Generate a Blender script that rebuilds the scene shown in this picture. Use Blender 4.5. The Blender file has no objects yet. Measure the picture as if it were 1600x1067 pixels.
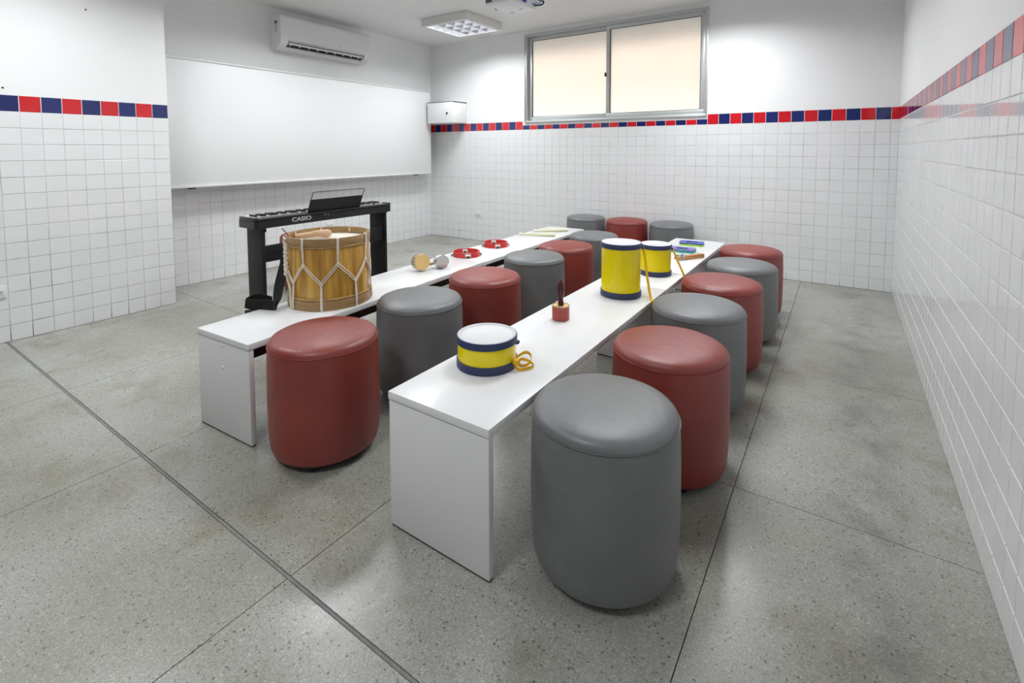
import bpy, bmesh, math, random
from mathutils import Vector, Matrix

random.seed(7)
SC = bpy.context.scene
COL = SC.collection
PI = math.pi
TP = 0.105                      # wall tile pitch
W, CEIL, YF = 5.289, 2.68, -7.4  # room width, ceiling height, wall behind the camera
XB, YB = 0.511, -3.514          # protruding part of the left wall

# ------------------------------------------------------------------ camera
CAMPOS = Vector((4.9105, -5.2350, 1.2232))
yaw, pitch, roll = 0.59170, 0.06215, -0.00190
FPX, PX, PY = 770.42, 800.0, 281.62
fw = Vector((-math.sin(yaw) * math.cos(pitch), math.cos(yaw) * math.cos(pitch), -math.sin(pitch)))
r0 = Vector((math.cos(yaw), math.sin(yaw), 0))
u0 = r0.cross(fw)
rt = r0 * math.cos(roll) + u0 * math.sin(roll)
up = -r0 * math.sin(roll) + u0 * math.cos(roll)
cd = bpy.data.cameras.new('camera')
cam = bpy.data.objects.new('camera', cd)
COL.objects.link(cam)
cam.matrix_world = Matrix(((rt.x, up.x, -fw.x, CAMPOS.x), (rt.y, up.y, -fw.y, CAMPOS.y), (rt.z, up.z, -fw.z, CAMPOS.z), (0, 0, 0, 1)))
cd.sensor_fit = 'HORIZONTAL'
cd.sensor_width = 36.0
cd.lens = FPX / 1600 * 36
cd.shift_x = 0.0
cd.shift_y = -(533.5 - PY) / 1600
cd.clip_start = 0.02
SC.camera = cam


def project(p):
    d = Vector(p) - CAMPOS
    z = d.dot(fw)
    if z < 0.05:
        return None
    return PX + FPX * d.dot(rt) / z, PY - FPX * d.dot(up) / z


# ------------------------------------------------------------------ world, light, exposure
SC.view_settings.view_transform = 'Standard'
SC.view_settings.look = 'None'
SC.view_settings.exposure = 0.13
SC.view_settings.gamma = 1.0
SC.view_settings.use_curve_mapping = False
LAMP_W = 20.5
wd = bpy.data.worlds.new('sky')
SC.world = wd
wd.use_nodes = True
bg = wd.node_tree.nodes['Background']
bg.inputs['Color'].default_value = (0.90, 0.95, 1.0, 1)
bg.inputs['Strength'].default_value = 1.45
sd = bpy.data.lights.new('sun', 'SUN')
sd.energy = 4.6
sd.angle = 0.02
sd.color = (1.0, 0.97, 0.93)
sun = bpy.data.objects.new('sun', sd)
COL.objects.link(sun)
sun.rotation_euler = (math.radians(38), 0, math.radians(15))   # shines from the room side towards the added wall outside
SC.cycles.max_bounces = 12
SC.cycles.diffuse_bounces = 8
SC.cycles.glossy_bounces = 6
SC.cycles.transmission_bounces = 8
SC.cycles.sample_clamp_indirect = 6.0

# ------------------------------------------------------------------ materials
MATS = {}


def newmat(name):
    m = bpy.data.materials.new(name)
    m.use_nodes = True
    MATS[name] = m
    nt = m.node_tree
    return m, nt, nt.nodes['Principled BSDF']


def simple(name, col, rough=0.5, metal=0.0, spec=0.5, coat=0.0, noise=0.0, nscale=30.0, bump=0.0, bscale=200.0):
    m, nt, b = newmat(name)
    b.inputs['Base Color'].default_value = (*col, 1)
    b.inputs['Roughness'].default_value = rough
    b.inputs['Metallic'].default_value = metal
    b.inputs['Specular IOR Level'].default_value = spec
    b.inputs['Coat Weight'].default_value = coat
    tc = nt.nodes.new('ShaderNodeTexCoord')
    if noise > 0:
        n = nt.nodes.new('ShaderNodeTexNoise')
        n.inputs['Scale'].default_value = nscale
        n.inputs['Detail'].default_value = 4
        nt.links.new(tc.outputs['Object'], n.inputs['Vector'])
        mx = nt.nodes.new('ShaderNodeMix')
        mx.data_type = 'RGBA'
        mx.inputs[6].default_value = (*[c * (1 - noise) for c in col], 1)
        mx.inputs[7].default_value = (*[min(1, c * (1 + noise)) for c in col], 1)
        nt.links.new(n.outputs['Fac'], mx.inputs[0])
        nt.links.new(mx.outputs[2], b.inputs['Base Color'])
    if bump > 0:
        n = nt.nodes.new('ShaderNodeTexNoise')
        n.inputs['Scale'].default_value = bscale
        n.inputs['Detail'].default_value = 3
        nt.links.new(tc.outputs['Object'], n.inputs['Vector'])
        bp = nt.nodes.new('ShaderNodeBump')
        bp.inputs['Strength'].default_value = bump
        bp.inputs['Distance'].default_value = 0.002
        nt.links.new(n.outputs['Fac'], bp.inputs['Height'])
        nt.links.new(bp.outputs['Normal'], b.inputs['Normal'])
    return m


def N(nt, t, **kw):
    n = nt.nodes.new(t)
    for k, v in kw.items():
        setattr(n, k, v)
    return n


def ramp(nt, stops, interp='LINEAR'):
    r = nt.nodes.new('ShaderNodeValToRGB')
    cr = r.color_ramp
    cr.interpolation = interp
    while len(cr.elements) < len(stops):
        cr.elements.new(0.5)
    for e, (p, c) in zip(cr.elements, stops):
        e.position = p
        e.color = (*c, 1) if len(c) == 3 else c
    return r


def mixc(nt, a, b, fac, mode='MIX'):
    m = nt.nodes.new('ShaderNodeMix')
    m.data_type = 'RGBA'
    m.blend_type = mode
    for i, v in ((6, a), (7, b)):
        if isinstance(v, tuple):
            m.inputs[i].default_value = (*v, 1)
        else:
            nt.links.new(v, m.inputs[i])
    if isinstance(fac, (int, float)):
        m.inputs[0].default_value = fac
    else:
        nt.links.new(fac, m.inputs[0])
    return m.outputs[2]


def terrazzo():
    m, nt, b = newmat('terrazzo')
    g = N(nt, 'ShaderNodeNewGeometry')
    pos = g.outputs['Position']

    def noise(scale, detail=4, rough=0.55, off=0.0):
        n = N(nt, 'ShaderNodeTexNoise')
        n.inputs['Scale'].default_value = scale
        n.inputs['Detail'].default_value = detail
        n.inputs['Roughness'].default_value = rough
        mp = N(nt, 'ShaderNodeMapping')
        mp.inputs['Location'].default_value = (off, off * 0.7, 0)
        nt.links.new(pos, mp.inputs['Vector'])
        nt.links.new(mp.outputs['Vector'], n.inputs['Vector'])
        return n.outputs['Fac']
    big = noise(0.8, 5, 0.6, 3.1)
    r1 = ramp(nt, [(0.32, (0.235, 0.232, 0.200)), (0.5, (0.315, 0.315, 0.285)), (0.68, (0.38, 0.385, 0.365))])
    nt.links.new(big, r1.inputs['Fac'])
    # stains with shapes of their own
    st = noise(2.3, 6, 0.65, 8.4)
    r2 = ramp(nt, [(0.53, (0, 0, 0)), (0.68, (1, 1, 1))])
    nt.links.new(st, r2.inputs['Fac'])
    c = mixc(nt, r1.outputs['Color'], (0.185, 0.160, 0.105), r2.outputs['Color'])
    mm = nt.nodes[-1]
    fm = N(nt, 'ShaderNodeMath', operation='MULTIPLY')
    fm.inputs[1].default_value = 0.6
    nt.links.new(r2.outputs['Color'], fm.inputs[0])
    nt.links.new(fm.outputs[0], mm.inputs[0])
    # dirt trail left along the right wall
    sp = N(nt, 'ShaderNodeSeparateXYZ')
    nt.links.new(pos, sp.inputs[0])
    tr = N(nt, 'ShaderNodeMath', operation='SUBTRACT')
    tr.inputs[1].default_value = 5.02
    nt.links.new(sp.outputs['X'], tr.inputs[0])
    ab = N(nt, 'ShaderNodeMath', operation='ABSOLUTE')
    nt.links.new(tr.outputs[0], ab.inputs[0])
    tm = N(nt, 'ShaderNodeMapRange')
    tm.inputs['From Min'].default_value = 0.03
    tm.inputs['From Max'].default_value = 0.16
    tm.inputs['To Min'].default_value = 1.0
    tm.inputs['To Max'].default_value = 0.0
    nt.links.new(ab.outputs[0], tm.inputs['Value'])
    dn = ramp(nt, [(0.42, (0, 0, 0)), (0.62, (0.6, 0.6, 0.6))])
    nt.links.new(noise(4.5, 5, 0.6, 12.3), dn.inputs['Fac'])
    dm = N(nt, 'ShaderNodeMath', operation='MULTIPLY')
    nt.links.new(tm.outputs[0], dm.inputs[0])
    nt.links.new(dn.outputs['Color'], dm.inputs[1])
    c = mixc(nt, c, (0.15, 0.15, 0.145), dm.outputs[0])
    # chips
    for sc, stops in ((380, [(0.0, (0.66, 0.66, 0.65)), (0.2, (0.88, 0.88, 0.87)), (0.6, (1.0, 1.0, 0.98)), (0.86, (1.08, 1.08, 1.06)), (1.0, (1.40, 1.40, 1.36))]),
                      (190, [(0.0, (0.40, 0.39, 0.37)), (0.02, (0.62, 0.61, 0.59)), (0.035, (1, 1, 1)), (0.95, (1, 1, 1)), (1.0, (1.3, 1.3, 1.28))])):
        v = N(nt, 'ShaderNodeTexVoronoi')
        v.inputs['Scale'].default_value = sc
        nt.links.new(pos, v.inputs['Vector'])
        sx = N(nt, 'ShaderNodeSeparateColor')
        nt.links.new(v.outputs['Color'], sx.inputs[0])
        rr = ramp(nt, stops)
        nt.links.new(sx.outputs[0], rr.inputs['Fac'])
        c = mixc(nt, c, rr.outputs['Color'], 1.0, 'MULTIPLY')
    nt.links.new(c, b.inputs['Base Color'])
    rn = noise(5, 4, 0.6, 1.7)
    mr = N(nt, 'ShaderNodeMapRange')
    mr.inputs['To Min'].default_value = 0.17
    mr.inputs['To Max'].default_value = 0.30
    nt.links.new(rn, mr.inputs['Value'])
    nt.links.new(mr.outputs[0], b.inputs['Roughness'])
    b.inputs['Specular IOR Level'].default_value = 0.5
    bp = N(nt, 'ShaderNodeBump')
    bp.inputs['Strength'].default_value = 0.08
    bp.inputs['Distance'].default_value = 0.003
    nt.links.new(noise(35, 3, 0.5, 4.4), bp.inputs['Height'])
    nt.links.new(bp.outputs['Normal'], b.inputs['Normal'])
    return m


def grout():
    m, nt, b = newmat('grout')
    g = N(nt, 'ShaderNodeNewGeometry')
    n = N(nt, 'ShaderNodeTexNoise')
    n.inputs['Scale'].default_value = 3.2
    n.inputs['Detail'].default_value = 6
    n.inputs['Roughness'].default_value = 0.65
    nt.links.new(g.outputs['Position'], n.inputs['Vector'])
    sx = N(nt, 'ShaderNodeSeparateXYZ')
    nt.links.new(g.outputs['Position'], sx.inputs[0])
    # grime collects in the lowest joints, where the floor is mopped
    lo = ramp(nt, [(0.0, (0.20, 0.20, 0.20)), (0.10, (0.03, 0.03, 0.03)), (0.4, (0, 0, 0)), (0.9, (0, 0, 0)), (0.95, (-0.6, -0.6, -0.6))])
    mz = N(nt, 'ShaderNodeMath', operation='MULTIPLY')
    mz.inputs[1].default_value = 0.65
    nt.links.new(sx.outputs['Z'], mz.inputs[0])
    nt.links.new(mz.outputs[0], lo.inputs['Fac'])
    ad = N(nt, 'ShaderNodeMath', operation='ADD')
    nt.links.new(n.outputs['Fac'], ad.inputs[0])
    nt.links.new(lo.outputs['Color'], ad.inputs[1])
    r = ramp(nt, [(0.46, (0.70, 0.70, 0.70)), (0.64, (0.50, 0.50, 0.49)), (0.75, (0.12, 0.11, 0.10))])
    nt.links.new(ad.outputs[0], r.inputs['Fac'])
    nt.links.new(r.outputs['Color'], b.inputs['Base Color'])
    b.inputs['Roughness'].default_value = 0.85
    return m


def tilemat(name, col, var=0.015, rough=0.045):
    m, nt, b = newmat(name)
    g = N(nt, 'ShaderNodeNewGeometry')
    oi = N(nt, 'ShaderNodeObjectInfo')
    mr = N(nt, 'ShaderNodeMapRange')
    mr.inputs['To Min'].default_value = 1 - var
    mr.inputs['To Max'].default_value = 1 + var
    nt.links.new(oi.outputs['Random'], mr.inputs['Value'])
    c = mixc(nt, col, (1, 1, 1), 1.0, 'MULTIPLY')
    nt.links.new(mr.outputs[0], nt.nodes[-1].inputs[7])
    nt.links.new(c, b.inputs['Base Color'])
    b.inputs['Roughness'].default_value = rough
    b.inputs['IOR'].default_value = 1.62
    n = N(nt, 'ShaderNodeTexNoise')
    n.inputs['Scale'].default_value = 9
    n.inputs['Detail'].default_value = 2
    nt.links.new(g.outputs['Position'], n.inputs['Vector'])
    bp = N(nt, 'ShaderNodeBump')
    bp.inputs['Strength'].default_value = 0.035
    bp.inputs['Distance'].default_value = 0.004
    nt.links.new(n.outputs['Fac'], bp.inputs['Height'])
    nt.links.new(bp.outputs['Normal'], b.inputs['Normal'])
    return m


def leather(name, col, col2):
    m, nt, b = newmat(name)
    tc = N(nt, 'ShaderNodeTexCoord')
    oi = N(nt, 'ShaderNodeObjectInfo')
    ad = N(nt, 'ShaderNodeVectorMath', operation='ADD')
    sc = N(nt, 'ShaderNodeVectorMath', operation='SCALE')
    sc.inputs[0].default_value = (7, 3, 5)
    nt.links.new(oi.outputs['Random'], sc.inputs['Scale'])
    nt.links.new(tc.outputs['Object'], ad.inputs[0])
    nt.links.new(sc.outputs['Vector'], ad.inputs[1])
    n = N(nt, 'ShaderNodeTexNoise')
    n.inputs['Scale'].default_value = 4
    n.inputs['Detail'].default_value = 4
    nt.links.new(ad.outputs[0], n.inputs['Vector'])
    rr = ramp(nt, [(0.35, col), (0.7, col2)])
    nt.links.new(n.outputs['Fac'], rr.inputs['Fac'])
    nt.links.new(rr.outputs['Color'], b.inputs['Base Color'])
    b.inputs['Roughness'].default_value = 0.47
    b.inputs['Specular IOR Level'].default_value = 0.9
    w = N(nt, 'ShaderNodeTexNoise')
    w.inputs['Scale'].default_value = 11
    w.inputs['Detail'].default_value = 5
    w.inputs['Distortion'].default_value = 1.5
    nt.links.new(ad.outputs[0], w.inputs['Vector'])
    f = N(nt, 'ShaderNodeTexNoise')
    f.inputs['Scale'].default_value = 400
    nt.links.new(ad.outputs[0], f.inputs['Vector'])
    b1 = N(nt, 'ShaderNodeBump')
    b1.inputs['Strength'].default_value = 0.25
    b1.inputs['Distance'].default_value = 0.01
    nt.links.new(w.outputs['Fac'], b1.inputs['Height'])
    b2 = N(nt, 'ShaderNodeBump')
    b2.inputs['Strength'].default_value = 0.08
    b2.inputs['Distance'].default_value = 0.001
    nt.links.new(f.outputs['Fac'], b2.inputs['Height'])
    nt.links.new(b1.outputs['Normal'], b2.inputs['Normal'])
    nt.links.new(b2.outputs['Normal'], b.inputs['Normal'])
    return m


def wood(name, dark, light, scale=(14, 14, 1.4), rough=0.4):
    m, nt, b = newmat(name)
    tc = N(nt, 'ShaderNodeTexCoord')
    mp = N(nt, 'ShaderNodeMapping')
    mp.inputs['Scale'].default_value = scale
    nt.links.new(tc.outputs['Object'], mp.inputs['Vector'])
    n = N(nt, 'ShaderNodeTexNoise')
    n.inputs['Scale'].default_value = 2.2
    n.inputs['Detail'].default_value = 7
    n.inputs['Roughness'].default_value = 0.62
    nt.links.new(mp.outputs['Vector'], n.inputs['Vector'])
    rr = ramp(nt, [(0.33, dark), (0.5, tuple((a + c) / 2 for a, c in zip(dark, light))), (0.66, light)])
    nt.links.new(n.outputs['Fac'], rr.inputs['Fac'])
    nt.links.new(rr.outputs['Color'], b.inputs['Base Color'])
    b.inputs['Roughness'].default_value = rough
    return m


def frosted():
    m, nt, b = newmat('frosted_glass')
    nt.nodes.remove(b)
    out = nt.nodes['Material Output']
    t = N(nt, 'ShaderNodeBsdfTranslucent')
    g = N(nt, 'ShaderNodeNewGeometry')
    n = N(nt, 'ShaderNodeTexNoise')
    n.inputs['Scale'].default_value = 1.3
    nt.links.new(g.outputs['Position'], n.inputs['Vector'])
    rr = ramp(nt, [(0.35, (0.88, 0.86, 0.82)), (0.65, (0.93, 0.93, 0.92))])
    nt.links.new(n.outputs['Fac'], rr.inputs['Fac'])
    nt.links.new(rr.outputs['Color'], t.inputs['Color'])
    r = N(nt, 'ShaderNodeBsdfRefraction')
    r.inputs['Roughness'].default_value = 0.50
    r.inputs['IOR'].default_value = 1.25
    gl = N(nt, 'ShaderNodeBsdfGlossy')
    gl.inputs['Roughness'].default_value = 0.15
    m1 = N(nt, 'ShaderNodeMixShader')
    m1.inputs[0].default_value = 0.7
    nt.links.new(t.outputs[0], m1.inputs[1])
    nt.links.new(r.outputs[0], m1.inputs[2])
    m2 = N(nt, 'ShaderNodeMixShader')
    m2.inputs[0].default_value = 0.04
    nt.links.new(m1.outputs[0], m2.inputs[1])
    nt.links.new(gl.outputs[0], m2.inputs[2])
    nt.links.new(m2.outputs[0], out.inputs['Surface'])
    return m


terrazzo()
grout()
frosted()
tilemat('white_tile', (0.80, 0.81, 0.82))
tilemat('blue_tile', (0.012, 0.022, 0.13), 0.1)
tilemat('red_tile', (0.62, 0.012, 0.02), 0.1)
simple('wall_paint', (0.83, 0.835, 0.84), 0.6, bump=0.1, bscale=60)
simple('white_grout', (0.84, 0.84, 0.84), 0.8)
simple('bounce_cut_grey', (0.40, 0.41, 0.43), 0.6)
simple('ceiling_paint', (0.78, 0.78, 0.78), 0.75, bump=0.08, bscale=60)
simple('joint', (0.10, 0.10, 0.095), 0.8, noise=0.4, nscale=20)
simple('joint_filler', (0.20, 0.20, 0.19), 0.7, noise=0.3, nscale=40)
leather('red_leather', (0.200, 0.016, 0.009), (0.255, 0.026, 0.013))
leather('grey_leather', (0.128, 0.132, 0.137), (0.158, 0.163, 0.169))
simple('red_piping', (0.22, 0.022, 0.015), 0.45)
simple('grey_piping', (0.11, 0.115, 0.12), 0.45)
simple('black_plastic', (0.010, 0.010, 0.011), 0.5)
simple('black_board', (0.009, 0.009, 0.011), 0.5, spec=0.35)
simple('piano_black', (0.012, 0.012, 0.014), 0.28)
simple('white_melamine', (0.78, 0.785, 0.795), 0.26, bump=0.02, bscale=300)
simple('edge_band', (0.74, 0.735, 0.74), 0.4)
simple('dark_brown_board', (0.030, 0.019, 0.015), 0.5)
simple('white_plastic', (0.76, 0.77, 0.78), 0.35)
simple('cream_plastic', (0.70, 0.70, 0.69), 0.4)
simple('dark_gap', (0.012, 0.012, 0.012), 0.7)
simple('whiteboard', (0.80, 0.81, 0.82), 0.42, spec=0.35)
simple('aluminium', (0.60, 0.62, 0.62), 0.42, metal=0.55)
simple('bright_aluminium', (0.85, 0.87, 0.92), 0.18, metal=1.0)
simple('chrome', (0.75, 0.75, 0.76), 0.15, metal=1.0)
simple('dark_steel', (0.16, 0.15, 0.14), 0.3, metal=0.9)
simple('lamp_housing', (0.70, 0.705, 0.69), 0.5)
simple('steel_paint', (0.80, 0.805, 0.81), 0.4)
simple('yellow_lacquer', (0.88, 0.72, 0.0), 0.25)
simple('navy_tape', (0.025, 0.038, 0.11), 0.45)
simple('drum_head', (0.64, 0.65, 0.67), 0.28, noise=0.03, nscale=8)
simple('yellow_webbing', (0.78, 0.46, 0.005), 0.7, bump=0.2)
simple('rope', (0.80, 0.74, 0.64), 0.85, noise=0.15, nscale=120, bump=0.4, bscale=300)
simple('hide', (0.72, 0.68, 0.58), 0.6, noise=0.1, nscale=9)
simple('strap_black', (0.006, 0.006, 0.006), 0.85)
wood('stave_wood', (0.34, 0.15, 0.018), (0.70, 0.43, 0.085), (16, 16, 1.1), 0.32)
wood('hoop_wood', (0.30, 0.18, 0.07), (0.42, 0.27, 0.12), (3, 3, 40), 0.42)
wood('binding_wood', (0.34, 0.21, 0.08), (0.52, 0.35, 0.16), (30, 30, 30), 0.6)
wood('pale_wood', (0.55, 0.34, 0.13), (0.66, 0.44, 0.19), (2, 20, 20), 0.4)
wood('orange_wood', (0.42, 0.19, 0.06), (0.58, 0.30, 0.11), (3, 30, 30), 0.4)
wood('peach_wood', (0.62, 0.38, 0.22), (0.72, 0.47, 0.30), (6, 6, 6), 0.5)
wood('handle_wood', (0.34, 0.22, 0.11), (0.45, 0.31, 0.17), (6, 6, 20), 0.45)
simple('maroon_lacquer', (0.075, 0.010, 0.018), 0.22)
simple('brick_red', (0.42, 0.07, 0.06), 0.35)
simple('tan_skin', (0.72, 0.50, 0.20), 0.5)
simple('tambourine_red', (0.55, 0.018, 0.014), 0.3)
simple('bead_cream', (0.80, 0.74, 0.62), 0.4)
simple('bead_dark', (0.02, 0.012, 0.008), 0.4)
simple('cream_stick', (0.74, 0.72, 0.52), 0.4)
simple('toy_blue', (0.065, 0.09, 0.42), 0.4)
simple('toy_green', (0.33, 0.66, 0.03), 0.4)
simple('toy_purple', (0.17, 0.15, 0.42), 0.4)
simple('toy_teal', (0.03, 0.40, 0.30), 0.4)
simple('key_white', (0.80, 0.80, 0.78), 0.25)
simple('logo_silver', (0.62, 0.62, 0.60), 0.4)
simple('sticker_blue', (0.05, 0.07, 0.30), 0.5)
simple('sticker_yellow', (0.75, 0.45, 0.03), 0.5)
simple('sticker_pale', (0.62, 0.62, 0.64), 0.5)
simple('vga_blue', (0.06, 0.05, 0.45), 0.4)
simple('cable_blue', (0.10, 0.28, 0.55), 0.4)
simple('pane_tint_cream', (0.86, 0.84, 0.79), 0.9, noise=0.05, nscale=2)
simple('pane_tint_peach', (0.80, 0.64, 0.52), 0.9, noise=0.08, nscale=2)
simple('concrete', (0.40, 0.39, 0.37), 0.9, noise=0.1, nscale=3)
m, nt, b = newmat('tube_glow')
b.inputs['Base Color'].default_value = (0.9, 0.9, 0.9, 1)
b.inputs['Emission Color'].default_value = (0.95, 0.98, 1.0, 1)
b.inputs['Emission Strength'].default_value = 6.0


# ------------------------------------------------------------------ mesh helpers
class MB:
    def __init__(s):
        s.v = []
        s.f = []
        s.m = []

    def add(s, verts, faces, mi=0):
        o = len(s.v)
        s.v += [tuple(v) for v in verts]
        s.f += [tuple(i + o for i in f) for f in faces]
        s.m += [mi] * len(faces)
        return s

    def box(s, x0, x1, y0, y1, z0, z1, mi=0, bev=0.0):
        if bev <= 0:
            v = [(x, y, z) for z in (z0, z1) for y in (y0, y1) for x in (x0, x1)]
            f = [(0, 2, 3, 1), (4, 5, 7, 6), (0, 1, 5, 4), (2, 6, 7, 3), (0, 4, 6, 2), (1, 3, 7, 5)]
            return s.add(v, f, mi)
        bm = bmesh.new()
        bmesh.ops.create_cube(bm, size=1.0)
        for v in bm.verts:
            v.co = Vector(((x0 + x1) / 2 + v.co.x * (x1 - x0), (y0 + y1) / 2 + v.co.y * (y1 - y0), (z0 + z1) / 2 + v.co.z * (z1 - z0)))
        bmesh.ops.bevel(bm, geom=list(bm.edges), offset=bev, segments=2, affect='EDGES', profile=0.5)
        bm.verts.index_update()
        s.add([v.co for v in bm.verts], [[v.index for v in f.verts] for f in bm.faces], mi)
        bm.free()
        return s

    def lathe(s, prof, n=48, c=(0, 0, 0), mat=None, mi=0, a0=0.0, a1=2 * PI):
        full = abs(a1 - a0 - 2 * PI) < 1e-6
        vs, rings = [], []
        k = n if full else n + 1
        for r, z in prof:
            if r < 1e-6:
                rings.append([len(vs)])
                vs.append(Vector((0, 0, z)))
            else:
                ring = []
                for i in range(k):
                    a = a0 + (a1 - a0) * i / n
                    ring.append(len(vs))
                    vs.append(Vector((r * math.cos(a), r * math.sin(a), z)))
                rings.append(ring)
        fs = []
        for A, B in zip(rings, rings[1:]):
            for i in range(n):
                j = (i + 1) % k if full else i + 1
                if len(A) == 1 and len(B) == 1:
                    continue
                if len(A) == 1:
                    fs.append((A[0], B[j], B[i]))
                elif len(B) == 1:
                    fs.append((A[i], A[j], B[0]))
                else:
                    fs.append((A[i], A[j], B[j], B[i]))
        M = mat if mat is not None else Matrix.Identity(4)
        return s.add([M @ v + Vector(c) for v in vs], fs, mi)

    def tube(s, pts, r, n=8, closed=False, mi=0):
        pts = [Vector(p) for p in pts]
        rad = r if isinstance(r, (list, tuple)) else [r] * len(pts)
        vs, fs = [], []
        prev = None
        L = len(pts)
        for i, p in enumerate(pts):
            if closed:
                t = pts[(i + 1) % L] - pts[i - 1]
            else:
                t = pts[min(i + 1, L - 1)] - pts[max(i - 1, 0)]
            t.normalize()
            if prev is None:
                a = Vector((0, 0, 1)) if abs(t.z) < 0.9 else Vector((1, 0, 0))
                nx = t.cross(a).normalized()
            else:
                nx = (prev - t * prev.dot(t)).normalized()
            prev = nx
            ny = t.cross(nx)
            for k in range(n):
                a = 2 * PI * k / n
                vs.append(p + (nx * math.cos(a) + ny * math.sin(a)) * rad[i])
        for i in range(L if closed else L - 1):
            j = (i + 1) % L
            for k in range(n):
                q = (k + 1) % n
                fs.append((i * n + k, i * n + q, j * n + q, j * n + k))
        if not closed:
            fs.append(tuple(reversed(range(n))))
            fs.append(tuple((L - 1) * n + k for k in range(n)))
        return s.add(vs, fs, mi)

    def ribbon(s, pts, wids, th, mi=0):
        """flat strap: centre points, half-width vectors, thickness"""
        pts = [Vector(p) for p in pts]
        wids = [Vector(w) for w in wids]
        vs = []
        L = len(pts)
        for i in range(L):
            t = (pts[min(i + 1, L - 1)] - pts[max(i - 1, 0)]).normalized()
            nn = t.cross(wids[i]).normalized() * th / 2
            vs += [pts[i] - wids[i] - nn, pts[i] + wids[i] - nn, pts[i] + wids[i] + nn, pts[i] - wids[i] + nn]
        fs = [(0, 1, 2, 3), tuple((L - 1) * 4 + k for k in (3, 2, 1, 0))]
        for i in range(L - 1):
            for k in range(4):
                q = (k + 1) % 4
                fs.append((i * 4 + k, (i + 1) * 4 + k, (i + 1) * 4 + q, i * 4 + q))
        return s.add(vs, fs, mi)

    def prism(s, outline, z0, z1, mi=0):
        n = len(outline)
        vs = [(x, y, z0) for x, y in outline] + [(x, y, z1) for x, y in outline]
        fs = [tuple(reversed(range(n))), tuple(range(n, 2 * n))] + [(i, (i + 1) % n, n + (i + 1) % n, n + i) for i in range(n)]
        return s.add(vs, fs, mi)

    def xf(s, M):
        s.v = [tuple(M @ Vector(v)) for v in s.v]
        return s

    def mesh(s, name, mats, smooth=True, ang=35):
        me = bpy.data.meshes.new(name)
        me.from_pydata(s.v, [], s.f)
        if isinstance(mats, str):
            mats = [mats]
        for q in mats:
            me.materials.append(MATS[q])
        if len(mats) > 1:
            me.polygons.foreach_set('material_index', s.m)
        bm = bmesh.new()
        bm.from_mesh(me)
        bmesh.ops.recalc_face_normals(bm, faces=bm.faces)
        bm.to_mesh(me)
        bm.free()
        if smooth:
            me.shade_smooth()
            me.set_sharp_from_angle(angle=math.radians(ang))
        me.update()
        return me

    def build(s, name, mats, parent=None, loc=None, smooth=True, ang=35):
        return link(name, s.mesh(name, mats, smooth, ang), parent, loc)


def link(name, me, parent=None, loc=None):
    o = bpy.data.objects.new(name, me)
    COL.objects.link(o)
    if parent is not None:
        o.parent = parent
    if loc is not None:
        o.location = loc
    return o


def tag(o, label, cat, group=None):
    o['label'] = label
    o['category'] = cat
    if group:
        o['group'] = group
    return o


def thing(name, label, cat, loc=(0, 0, 0), rotz=0.0, group=None):
    o = link(name, None, None, loc)
    o.rotation_euler = (0, 0, rotz)
    o.empty_display_size = 0.05
    return tag(o, label, cat, group)


def struct(o):
    o['kind'] = 'structure'
    return o


def copy_tree(o, parent=None):
    c = o.copy()
    COL.objects.link(c)
    c.parent = parent
    for ch in list(o.children):
        copy_tree(ch, c)
    return c


def align(d):
    """matrix turning +z into direction d"""
    return Vector((0, 0, 1)).rotation_difference(Vector(d).normalized()).to_matrix().to_4x4()


# ------------------------------------------------------------------ floor: terrazzo slabs with joints
FX = [-0.15, 0.64, 1.65, 2.61, 3.63, 4.62, W + 0.15]
FY = [YF - 0.15, -6.72, -5.60, -4.48, -3.36, -2.20, -1.08, 0.15]
floor = struct(MB().box(-0.15, W + 0.15, YF - 0.15, 0.15, -0.16, -0.006).build('floor', 'joint', smooth=False))
for i in range(len(FX) - 1):
    for j in range(len(FY) - 1):
        x0, x1, y0, y1 = FX[i], FX[i + 1], FY[j], FY[j + 1]
        g = 0.0014
        ga = 0.0065 if abs(y0 + 4.48) < 0.01 else g
        gb = 0.0065 if abs(y1 + 4.48) < 0.01 else g
        MB().box(x0 + g, x1 - g, y0 + ga, y1 - gb, -0.03, 0.0).build('terrazzo_slab', 'terrazzo', floor, smooth=False)
MB().box(-0.15, W + 0.15, -4.48 - 0.0042, -4.48 + 0.0042, -0.03, -0.0008).build('joint_strip', 'joint_filler', floor, smooth=False)

ceiling = struct(MB().box(-0.15, W + 0.15, YF - 0.15, 0.15, CEIL, CEIL + 0.12).build('ceiling', 'ceiling_paint', smooth=False))

# ------------------------------------------------------------------ walls
ZT = 15 * TP                                   # top of the tiling
TH = 0.15
GS = 0.0                                       # grout surface is the wall plane; tiles stand proud
WX0, WX1, WZ0, WZ1 = 1.588, 3.757, 1.552, 2.636  # window opening


def wall(name, boxes):
    mb = MB()
    for (x0, x1, y0, y1, z0, z1) in boxes:
        for (a, c, mi) in ((z0, min(z1, ZT - TP - 0.001), 0), (max(z0, ZT - TP - 0.001), min(z1, ZT), 2), (max(z0, ZT), z1, 1)):
            if c > a:
                mb.box(x0, x1, y0, y1, a, c, mi)
    return struct(mb.build(name, ['grout', 'wall_paint', 'white_grout'], smooth=False))


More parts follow.
